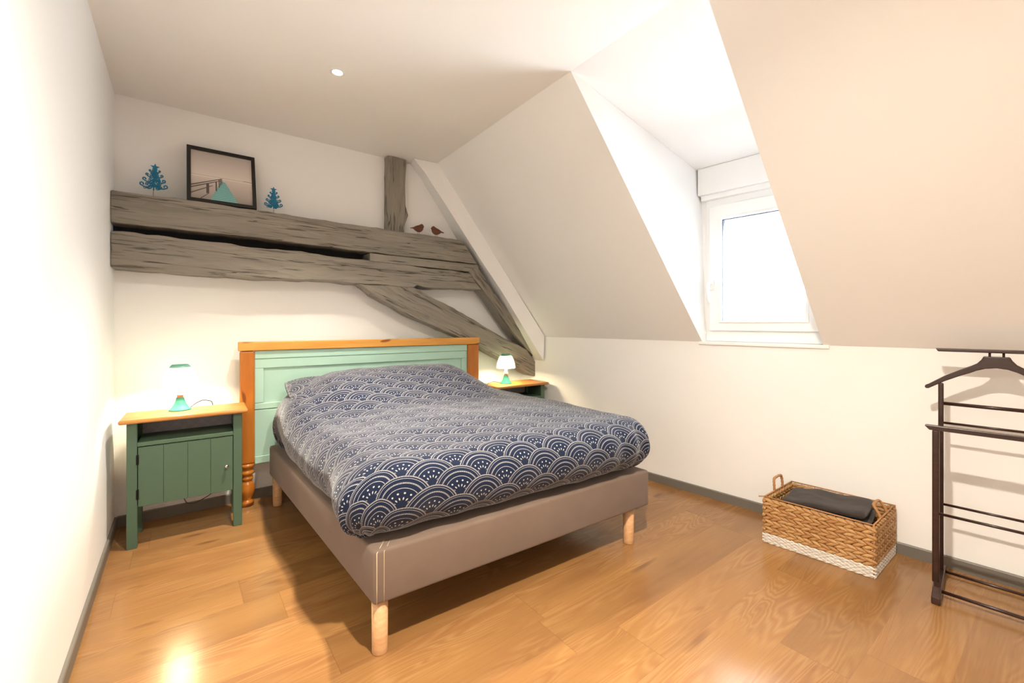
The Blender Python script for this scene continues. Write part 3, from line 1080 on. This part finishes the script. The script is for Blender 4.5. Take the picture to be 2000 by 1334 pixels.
bm = bmesh.new()
ringframe(bm, -FW / 2, FW / 2, 0, FH, 0.020, 0.020, 0.020, -0.010, 0.012)
box(bm, -FW / 2 + .004, FW / 2 - .004, 0.006, 0.010, .004, FH - .004)
finish('frame', bm, M['black'], pf, bevel=0.0015)
m, b = mat('print_sky_and_sea', rough=0.25)
x, y, z = sep(coords())
n = nz(comb(x * 2, 0.0, z * 14), 1.0, 3)
sky_ = mixc(E.m('MULTIPLY', z - 0.165, 5.5, clamp=True), lin(226, 216, 206), lin(176, 166, 160))
sea_ = mixc(E.m('MULTIPLY', 0.165 - z, 6.0, clamp=True), lin(214, 202, 192), lin(120, 106, 98))
cc = mixc(z.gt(0.165 - 0.0), sea_, sky_)
cc = mixc(n * 0.25, cc, lin(235, 226, 216))
setc(b, cc); M['print_bg'] = m
M['print_line'], _ = mat('print_grey', lin(92, 80, 74), 0.3)
M['print_mid'], _ = mat('print_light_grey', lin(140, 126, 118), 0.3)
m, b = mat('print_teal', rough=0.25)
x, y, z = sep(coords())
st_ = ((0.165 - z).pow(0.55) * 62.0).fract()
setc(b, mixc(st_.lt(0.16), lin(132, 190, 188), lin(70, 120, 120))); M['print_teal'] = m
bm = bmesh.new()
i0, i1, j0, j1 = -.156, .156, .020, .332
fl(bm, [(i0, j0), (i1, j0), (i1, j1), (i0, j1)], 0.0, 0)
box(bm, i0, i1, 0.0005, 0.004, j0, j1, 0)
fl(bm, [(i0, .1745), (i1, .1745), (i1, .1760), (i0, .1760)], -0.0003, 2)
fl(bm, [(.105, .1755), (i1, .174), (i1, .178), (.108, .178)], -0.0005, 2)
fl(bm, [(-.064, j0), (.080, j0), (.014, .148), (-.006, .154)], -0.0006, 3)
# railings of the pier
for a, b_ in (((-.156, .085), (-.006, .155)), ((-.156, .100), (-.006, .166)), ((-.156, .05), (-.05, .115)), ((-.110, .022), (-.07, .062))):
    fl(bm, [(a[0], a[1]), (b_[0], b_[1]), (b_[0], b_[1] + .004), (a[0], a[1] + .008)], -0.0008, 1)
for x_, z_, h_, w_ in ((-.082, .062, .062, .014), (-.036, .085, .062, .007), (-.020, .110, .052, .005), (-.012, .125, .045, .004), (-.005, .135, .038, .003)):
    fl(bm, [(x_, z_), (x_ + w_, z_), (x_ + w_, z_ + h_), (x_, z_ + h_)], -0.0010, 1)
finish('print', bm, [M['print_bg'], M['print_line'], M['print_mid'], M['print_teal']], pf, recalc=False)


def swirl(cx0, z0, w, drop, sgn):
    pts = []
    for i in range(9):
        t = i / 8
        pts.append((cx0 + sgn * w * t, z0 - drop * math.sin(t * PI * .5) - drop * .55 * math.sin(t * PI)))
    ex, ez = pts[-1]
    r = w * 0.16
    for k in range(1, 8):
        a = -PI / 2 + sgn * k * PI / 4.2
        pts.append((ex + r * math.cos(a) * .9, ez + r + r * math.sin(a)))
    return pts


def xtree(label, loc, h, w, lean=0.0, seed=0):
    t = thing('christmas_tree_ornament', label, 'ornament', loc, 0, None)
    bm = bmesh.new()
    s = h
    zb0 = 0.22 * s
    tiers = [(0.80, 0.40), (0.66, 0.62), (0.50, 0.82), (0.33, 1.0)]
    for zi, wi in tiers:
        for sg in (-1, 1):
            z0 = zi * s + (0.012 * sg * s)
            p = [(x_, loc_y, z_) for (x_, z_), loc_y in zip(swirl(0, z0 + .10 * s, w / 2 * wi, 0.10 * s, sg), [0.0015 * sg] * 20)]
            tube(bm, p, 0.0034, 6)
            p2 = [(x_ * .62, -0.001 * sg, z_ - .035 * s) for x_, y_, z_ in p[:9]]
            tube(bm, p2, 0.0028, 6)
    rng = random.Random(seed)
    for k in range(int(95)):
        zz = rng.uniform(0.26, 0.80) * s
        half = w / 2 * (0.93 - zz / s) * 1.15
        xx = rng.uniform(-half, half)
        r = rng.uniform(.0035, .0062)
        tube(bm, [(xx + r * math.cos(a), rng.uniform(-.001, .001), zz + r * math.sin(a)) for a in [q * PI / 4 for q in range(9)]], 0.0018, 5, caps=False)
    tube(bm, [(0, 0, 0.22 * s), (0, 0, .9 * s)], 0.003, 6)
    finish('branches', bm, M['glitter'], t, smooth=True)
    bm = bmesh.new()
    R1, R2 = 0.115 * s, 0.052 * s
    prism(bm, [(math.sin(i * PI / 5) * (R1 if i % 2 == 0 else R2), -0.002, 0.925 * s + math.cos(i * PI / 5) * (R1 if i % 2 == 0 else R2)) for i in range(10)], (0, .004, 0))
    finish('star', bm, M['glitter'], t)
    bm = bmesh.new()
    tube(bm, [(0, 0, 0.0), (0, 0, .24 * s)], 0.0011, 6)
    lathe(bm, [(0, 0), (.012, 0), (.012, .0015), (0, .0015)], 16, cap=False)
    finish('stand', bm, M['wire'], t)
    t.rotation_euler = (0, lean, 0)
    return t


xtree('larger blue glitter tree ornament left of the picture', (0.166, -0.125, 1.7800), 0.178, 0.100, 0.05, 1)
xtree('smaller blue glitter tree ornament right of the picture', (0.742, -0.125, 1.7760), 0.166, 0.086, 0.0, 2)


def bird(label, loc, flip):
    t = thing('wooden_bird', label, 'ornament', loc, 0, None)
    out_ = [(-.067, .012), (-.060, .007), (-.048, .010), (-.036, .006), (-.026, -.004), (-.012, -.013), (.004, -.018), (.020, -.016), (.034, -.007), (.043, .006), (.047, .020), (.050, .034), (.057, .037), (.050, .043), (.045, .053), (.037, .059), (.027, .058), (.017, .051), (.004, .044), (-.012, .038), (-.026, .030), (-.040, .021), (-.054, .016)]
    bm = bmesh.new()
    k = -1 if flip else 1
    s = 0.93
    prism(bm, [(x_ * k * s, -.006, .045 + z_ * s * .9) for x_, z_ in out_], (0, .012, 0))
    finish('body', bm, M['rust'], t, bevel=0.002)
    for dx in (-.004, .012):
        bm = bmesh.new()
        tube(bm, [(dx * k, 0, 0), (dx * k, 0, .032)], 0.0010, 6)
        finish('leg', bm, M['wire'], t)
    return t


bird('brown wooden bird facing right, beside the short post', (1.712, -0.115, 1.7635), False)
bird('brown wooden bird facing left, near the end of the beam', (1.872, -0.115, 1.7610), True)

# ------------------------------------------------------------------ ceiling spots
def spot(loc, label, power=1.0, cone=110):
    t = thing('ceiling_spot', label, 'ceiling light', loc, 0, 'recessed ceiling spots')
    bm = bmesh.new()
    lathe(bm, [(.022, 0.0), (.036, 0.0), (.036, -.001), (.034, -.0018), (.024, -.0018), (.022, 0)], 36, cap=False)
    finish('trim_ring', bm, M['upvc'], t, smooth=True)
    bm = bmesh.new(); lathe(bm, [(0, -.0015), (.022, -.0015), (.022, -.0004), (0, -.0004)], 32, cap=False)
    finish('lens', bm, M['spot_lens'], t)
    ld = bpy.data.lights.new('spot_light', 'SPOT'); ld.energy = SPOT_W * power; ld.color = SPOT_COL
    ld.spot_size = R(cone); ld.spot_blend = 1.0; ld.shadow_soft_size = 0.035
    lo = bpy.data.objects.new('spot_light', ld); COL.objects.link(lo); lo.parent = t; lo.location = (0, 0, -.012)
    return t


spot((0.90, -0.934, H), 'lit round spot recessed in the ceiling above the bed', 0.95, 92)
spot((0.90, -2.80, H), 'lit round ceiling spot above the camera, outside the photograph', 1.30, 165)

# ------------------------------------------------------------------ basket with towel (wall space)
bk = thing('basket', 'rectangular woven basket with white painted foot by the right wall', 'basket', WP(2.6165, 2.6055, 0), RW)
hx_, hy_ = 0.2135, 0.1695; BH = 0.222
def lozenge(bm, c, L, w, d, ang, ax, nrm_):
    """pointed strand: along ax rotated by ang in the wall plane"""
    ax = Vector(ax); up = Vector((0, 0, 1)); nrm_ = Vector(nrm_)
    e1 = ax * math.cos(ang) + up * math.sin(ang); e2 = -ax * math.sin(ang) + up * math.cos(ang)
    rings = []
    for t, k in ((-0.5, .18), (-.32, .72), (0, 1), (.32, .72), (.5, .18)):
        ring = []
        for q in range(6):
            a = q * PI / 3
            ring.append(bm.verts.new(c + e1 * (t * L) + e2 * (w / 2 * k * math.cos(a)) + nrm_ * (d * k * math.sin(a))))
        rings.append(ring)
    for a, b_ in zip(rings, rings[1:]):
        for q in range(6):
            bm.faces.new((a[q], a[(q + 1) % 6], b_[(q + 1) % 6], b_[q]))
    bm.faces.new(rings[0][::-1]); bm.faces.new(rings[-1])


def weave(rows, z0, rh, step=0.034, a0=19, seed=0):
    bm = bmesh.new(); rng = random.Random(seed)
    sides = [((-hx_, -hy_), (hx_, -hy_), (0, -1, 0)), ((hx_, -hy_), (hx_, hy_), (1, 0, 0)), ((hx_, hy_), (-hx_, hy_), (0, 1, 0)), ((-hx_, hy_), (-hx_, -hy_), (-1, 0, 0))]
    for (a, b_, nn) in sides:
        a = Vector((*a, 0)); b_ = Vector((*b_, 0)); ax = (b_ - a).normalized(); Ls = (b_ - a).length
        short = Ls < 0.4
        n = int(round(Ls / step))
        for r in range(rows):
            for h in (0, 1):
                zc = z0 + rh * (r + 0.27 + 0.46 * h)
                for i in range(n):
                    off = 0.25 if h else 0.0
                    p = a + ax * (Ls * (i + 0.5 + off * .8) / n)
                    ang = (-1 if h else 1) * R(a0 + rng.uniform(-a0 * .3, a0 * .3))
                    for inn in (1, -1):
                        lozenge(bm, p + Vector(nn) * (0.0035 * inn) + Vector((0, 0, zc + rng.uniform(-.0008, .0008))), step * 1.45, min(rh * .56, .019) if rh > .02 else rh * .78, 0.0065, ang, ax, nn)
    return bm


o = finish('woven_body', weave(5, 0.048, 0.0345, seed=3), M['straw'], bk, smooth=True, recalc=False); o['label'] = 'tan braided wicker walls'
o = finish('woven_foot', weave(3, 0.003, 0.0150, 0.028, 15, seed=9), M['straw_white'], bk, smooth=True, recalc=False); o['label'] = 'white painted bottom braids'
bm = bmesh.new()
t_ = 0.0025
box(bm, -hx_, hx_, -hy_ - t_, -hy_ + t_, 0.002, 0.216); box(bm, -hx_, hx_, hy_ - t_, hy_ + t_, 0.002, 0.216)
box(bm, -hx_ - t_, -hx_ + t_, -hy_, hy_, 0.002, 0.216); box(bm, hx_ - t_, hx_ + t_, -hy_, hy_, 0.002, 0.216)
box(bm, -hx_, hx_, -hy_, hy_, 0.003, 0.010)
finish('core', bm, M['straw_dark'], bk)
bm = bmesh.new(); t_ = 0.0045
for a in ((-hx_, hx_, -hy_ - t_, -hy_ + t_), (-hx_, hx_, hy_ - t_, hy_ + t_), (-hx_ - t_, -hx_ + t_, -hy_, hy_), (hx_ - t_, hx_ + t_, -hy_, hy_)):
    box(bm, *a, 0.001, 0.046)
finish('foot_core', bm, M['straw_white'], bk)
bm = bmesh.new()
zr = 0.229
cs = [(-hx_, -hy_), (hx_, -hy_), (hx_, hy_), (-hx_, hy_)]
for i in range(4):
    a, b_ = cs[i], cs[(i + 1) % 4]
    tube(bm, [(a[0], a[1], zr), (b_[0], b_[1], zr)], 0.0032, 8)
    tube(bm, [(a[0], a[1], 0.003), (b_[0], b_[1], 0.003)], 0.0028, 8)
    tube(bm, [(a[0] * 1.01, a[1] * 1.01, 0.0), (a[0] * 1.01, a[1] * 1.01, zr + .002)], 0.0030, 8)
    n = 14
    for k in range(n):
        p = Vector((*a, 0)).lerp(Vector((*b_, 0)), (k + .5) / n)
        tube(bm, [(p.x, p.y, zr), (p.x, p.y, 0.212)], 0.0012, 5)
tube(bm, [(-hx_, -hy_, zr), (-hx_ - .022, -hy_ - .012, zr - .003)], 0.003, 6)
finish('rim', bm, M['cane'], bk, smooth=True)
for sg, lean in ((-1, 0.006), (1, -0.030)):
    bm = bmesh.new()
    hh = 0.062 if sg < 0 else 0.048
    base_x = sg * hx_
    pts = curve([(base_x, -.050, zr - .012), (base_x + lean * .3 * sg, -.050, zr + hh * .35), (base_x + lean * .8 * sg, -.046, zr + hh * .85), (base_x + lean * sg, -.030, zr + hh), (base_x + lean * sg, .030, zr + hh), (base_x + lean * .8 * sg, .046, zr + hh * .85), (base_x + lean * .3 * sg, .050, zr + hh * .35), (base_x, .050, zr - .012)], 5)
    rr = [0.0062 + 0.0010 * math.sin(i * 2.4) for i in range(len(pts))]
    tube(bm, pts, 0.006, 8, rr=rr)
    finish('handle', bm, M['cane'], bk, smooth=True)

for ch in bk.children:          # hand-made: the basket stands slightly askew
    for v in ch.data.vertices:
        v.co.x += 0.085 * (v.co.y + hy_)

# folded charcoal towel lying in the basket
def slab_fold(bm, x0, x1, y0, y1, z0, th, layers, sag=0.012, seed=0):
    """stack of cloth layers joined by round folds at x1, drawn as one swept outline"""
    pass


def towel_mesh(L, D, thick, folds, seed):
    bm = bmesh.new()
    # outline in x-z, rounded fold at +x and softly rounded at -x; swept across y with noise
    pts = []
    n = 14
    for i in range(n + 1):            # right round
        a = -PI / 2 + PI * i / n
        pts.append((L / 2 - thick / 2 + math.cos(a) * thick / 2, thick / 2 + math.sin(a) * thick / 2))
    for i in range(1, 26):
        pts.append((L / 2 - thick / 2 - (L - thick) * i / 26, thick))
    for i in range(n + 1):
        a = PI / 2 + PI * i / n
        pts.append((-L / 2 + thick / 2 + math.cos(a) * thick / 2, thick / 2 + math.sin(a) * thick / 2 * 1.0))
    for i in range(1, 26):
        pts.append((-L / 2 + thick / 2 + (L - thick) * i / 26, 0))
    m_ = len(pts); NY = 26
    rings = []
    for j in range(NY + 1):
        f = j / NY; yv = -D / 2 + D * f
        e = 1 - (abs(2 * f - 1)) ** 7 * .55
        ring = []
        for k, (x_, z_) in enumerate(pts):
            # side crease where the layers meet
            zz = thick / 2 + (z_ - thick / 2) * e
            nn = noise.noise(Vector((x_ * 9 + seed, yv * 9, z_ * 6))) * .010 + noise.noise(Vector((x_ * 30, yv * 30, seed))) * .0018
            slump = -0.012 * sst(L * .1, L * .5, -x_) - 0.003 * math.cos(yv * 20)
            ring.append(bm.verts.new((x_ * (1 - .02 * (2 * f - 1) ** 4), yv + nn * .5, zz + nn * (z_ / thick) + slump * (z_ / thick))))
        rings.append(ring)
    for a, b_ in zip(rings, rings[1:]):
        for k in range(m_):
            bm.faces.new((a[k], a[(k + 1) % m_], b_[(k + 1) % m_], b_[k]))
    bm.faces.new(rings[0][::-1]); bm.faces.new(rings[-1])
    return bm


bmA = towel_mesh(0.335, 0.235, 0.038, 2, 1.0)
bmesh.ops.rotate(bmA, verts=bmA.verts[:], cent=(0, 0, 0), matrix=Matrix.Rotation(R(-2.5), 3, 'Y'))
bmesh.ops.translate(bmA, verts=bmA.verts[:], vec=(0, 0, 0.0))
bmB = towel_mesh(0.330, 0.250, 0.034, 2, 5.0)
bmesh.ops.translate(bmB, verts=bmB.verts[:], vec=(0.012, -0.004, -0.032))
me_t = bpy.data.meshes.new('tmp'); bmB.to_mesh(me_t); bmB.free(); bmA.from_mesh(me_t); bpy.data.meshes.remove(me_t)
o = finish('towel', bmA, M['towel'], None, smooth=True, loc=WP(2.628, 2.600, 0.207), rot=(0, 0, RW + R(1)))
tag(o, 'folded charcoal towel lying on top in the woven basket', 'towel')
bmC = towel_mesh(0.385, 0.300, 0.150, 2, 9.0)
o = finish('towel', bmC, M['towel'], None, smooth=True, loc=WP(2.622, 2.603, 0.014), rot=(0, 0, RW))
tag(o, 'dark towel filling the basket beneath the folded one', 'towel')

# ------------------------------------------------------------------ clothes valet (wall space)
SV = 3.186
vl = thing('clothes_valet', 'dark wooden clothes valet stand against the right wall', 'valet stand', WP(SV, NW - 0.22, 0), RW)
# local: x = s - SV ; y = n - (NW-0.22)
YR_ = 0.07     # rear posts   (0.15 off the wall)
YFp = -0.07    # front posts  (0.29 off the wall)
def vb_(name, x0, x1, y0, y1, z0, z1, bev=0.005, par=vl):
    bm = bmesh.new(); cx0, cz0, cy0 = (x0 + x1) / 2, (z0 + z1) / 2, (y0 + y1) / 2
    box(bm, x0 - cx0, x1 - cx0, y0 - cy0, y1 - cy0, z0 - cz0, z1 - cz0)
    return finish(name, bm, M['valet'], par, bevel=bev, loc=(cx0, cy0, cz0), bseg=3)


def rod(name, a, b_, r, par=vl):
    a, b_ = Vector(a), Vector(b_); bm = bmesh.new(); L = (b_ - a).length
    tube(bm, [(-L / 2, 0, 0), (L / 2, 0, 0)], r, 14)
    o = finish(name, bm, M['valet'], par, smooth=False, loc=(a + b_) / 2)
    o.rotation_euler = (b_ - a).to_track_quat('X', 'Z').to_euler()
    for p in o.data.polygons:
        if len(p.vertices) == 4: p.use_smooth = True
    return o


for sg in (-1, 1):
    bm = bmesh.new()
    xf = sg * 0.160
    w2 = 0.0135
    pr_ = [(-0.19, .004), (-0.185, 0.0), (0.135, 0.0), (.14, .004), (.14, .034), (.132, .040), (.10, .044), (-.06, .046), (-.13, .046), (-.165, .036), (-.188, .030)]
    prism(bm, [(xf - w2, y_ - 0.0, z_) for y_, z_ in pr_], (2 * w2, 0, 0))
    finish('foot', bm, M['valet'], vl, bevel=0.004)
    bm = bmesh.new()
    box(bm, -0.42, 0.42, -0.009, 0.009, -0.009, 0.009)
    vb_('rear_post', xf - .0085, xf + .0085, YR_ - .011, YR_ + .011, 0.040, 0.845)
    vb_('front_post', xf - .0155 - .0025, xf + .0035, YFp - .011, YFp + .011, 0.040, 0.664)
    bm.free()
rod('cross_rod', (-.155, YR_, .758), (.155, YR_, .758), .0075)
rod('cross_rod', (-.155, YR_, .675), (.155, YR_, .675), .0052)
rod('cross_rod', (-.155, YR_, .325), (.155, YR_, .325), .0052)
rod('cross_rod', (-.16, YFp, .323), (.16, YFp, .323), .0056)
rod('cross_rod', (-.155, .09, .030), (.155, .09, .030), .0060)
rod('cross_rod', (-.155, -.115, .028), (.155, -.115, .028), .0064)
# front trouser bar: rounded plank with slanted ends
bm = bmesh.new()
prism(bm, [(-.200, YFp - .012, .6785), (-.186, YFp - .012, .663), (.186, YFp - .012, .663), (.200, YFp - .012, .6785), (.198, YFp - .012, .682), (-.198, YFp - .012, .682)], (0, .024, 0))
finish('trouser_bar', bm, M['valet'], vl, bevel=0.004)
bm = bmesh.new()
prism(bm, [(-.176, YR_ - .020, .9945), (-.168, YR_ - .020, .981), (.168, YR_ - .020, .981), (.176, YR_ - .020, .9945)], (0, .040, 0))
finish('top_bar', bm, M['valet'], vl, bevel=0.003)
for x_ in (-.019, .019):
    rod('pin', (x_, YR_, .958), (x_, YR_, .983), .0038)
# hanger: thick shaped centre with tapering arms
bm = bmesh.new()
half = [(0, .966), (.036, .966), (.042, .952), (.054, .936), (.070, .925), (.100, .908), (.150, .876), (.198, .838), (.209, .832)]
low = [(.211, .824), (.207, .818), (.198, .819), (.150, .853), (.100, .882), (.075, .894), (.055, .906), (.030, .916), (0, .920)]
pts = [(-x_, z_) for x_, z_ in half[::-1][:-1]] + half + low + [(-x_, z_) for x_, z_ in low[::-1][1:]]
prism(bm, [(x_, YR_ - .013, z_) for x_, z_ in pts], (0, .026, 0))
finish('hanger', bm, M['valet'], vl, bevel=0.005)
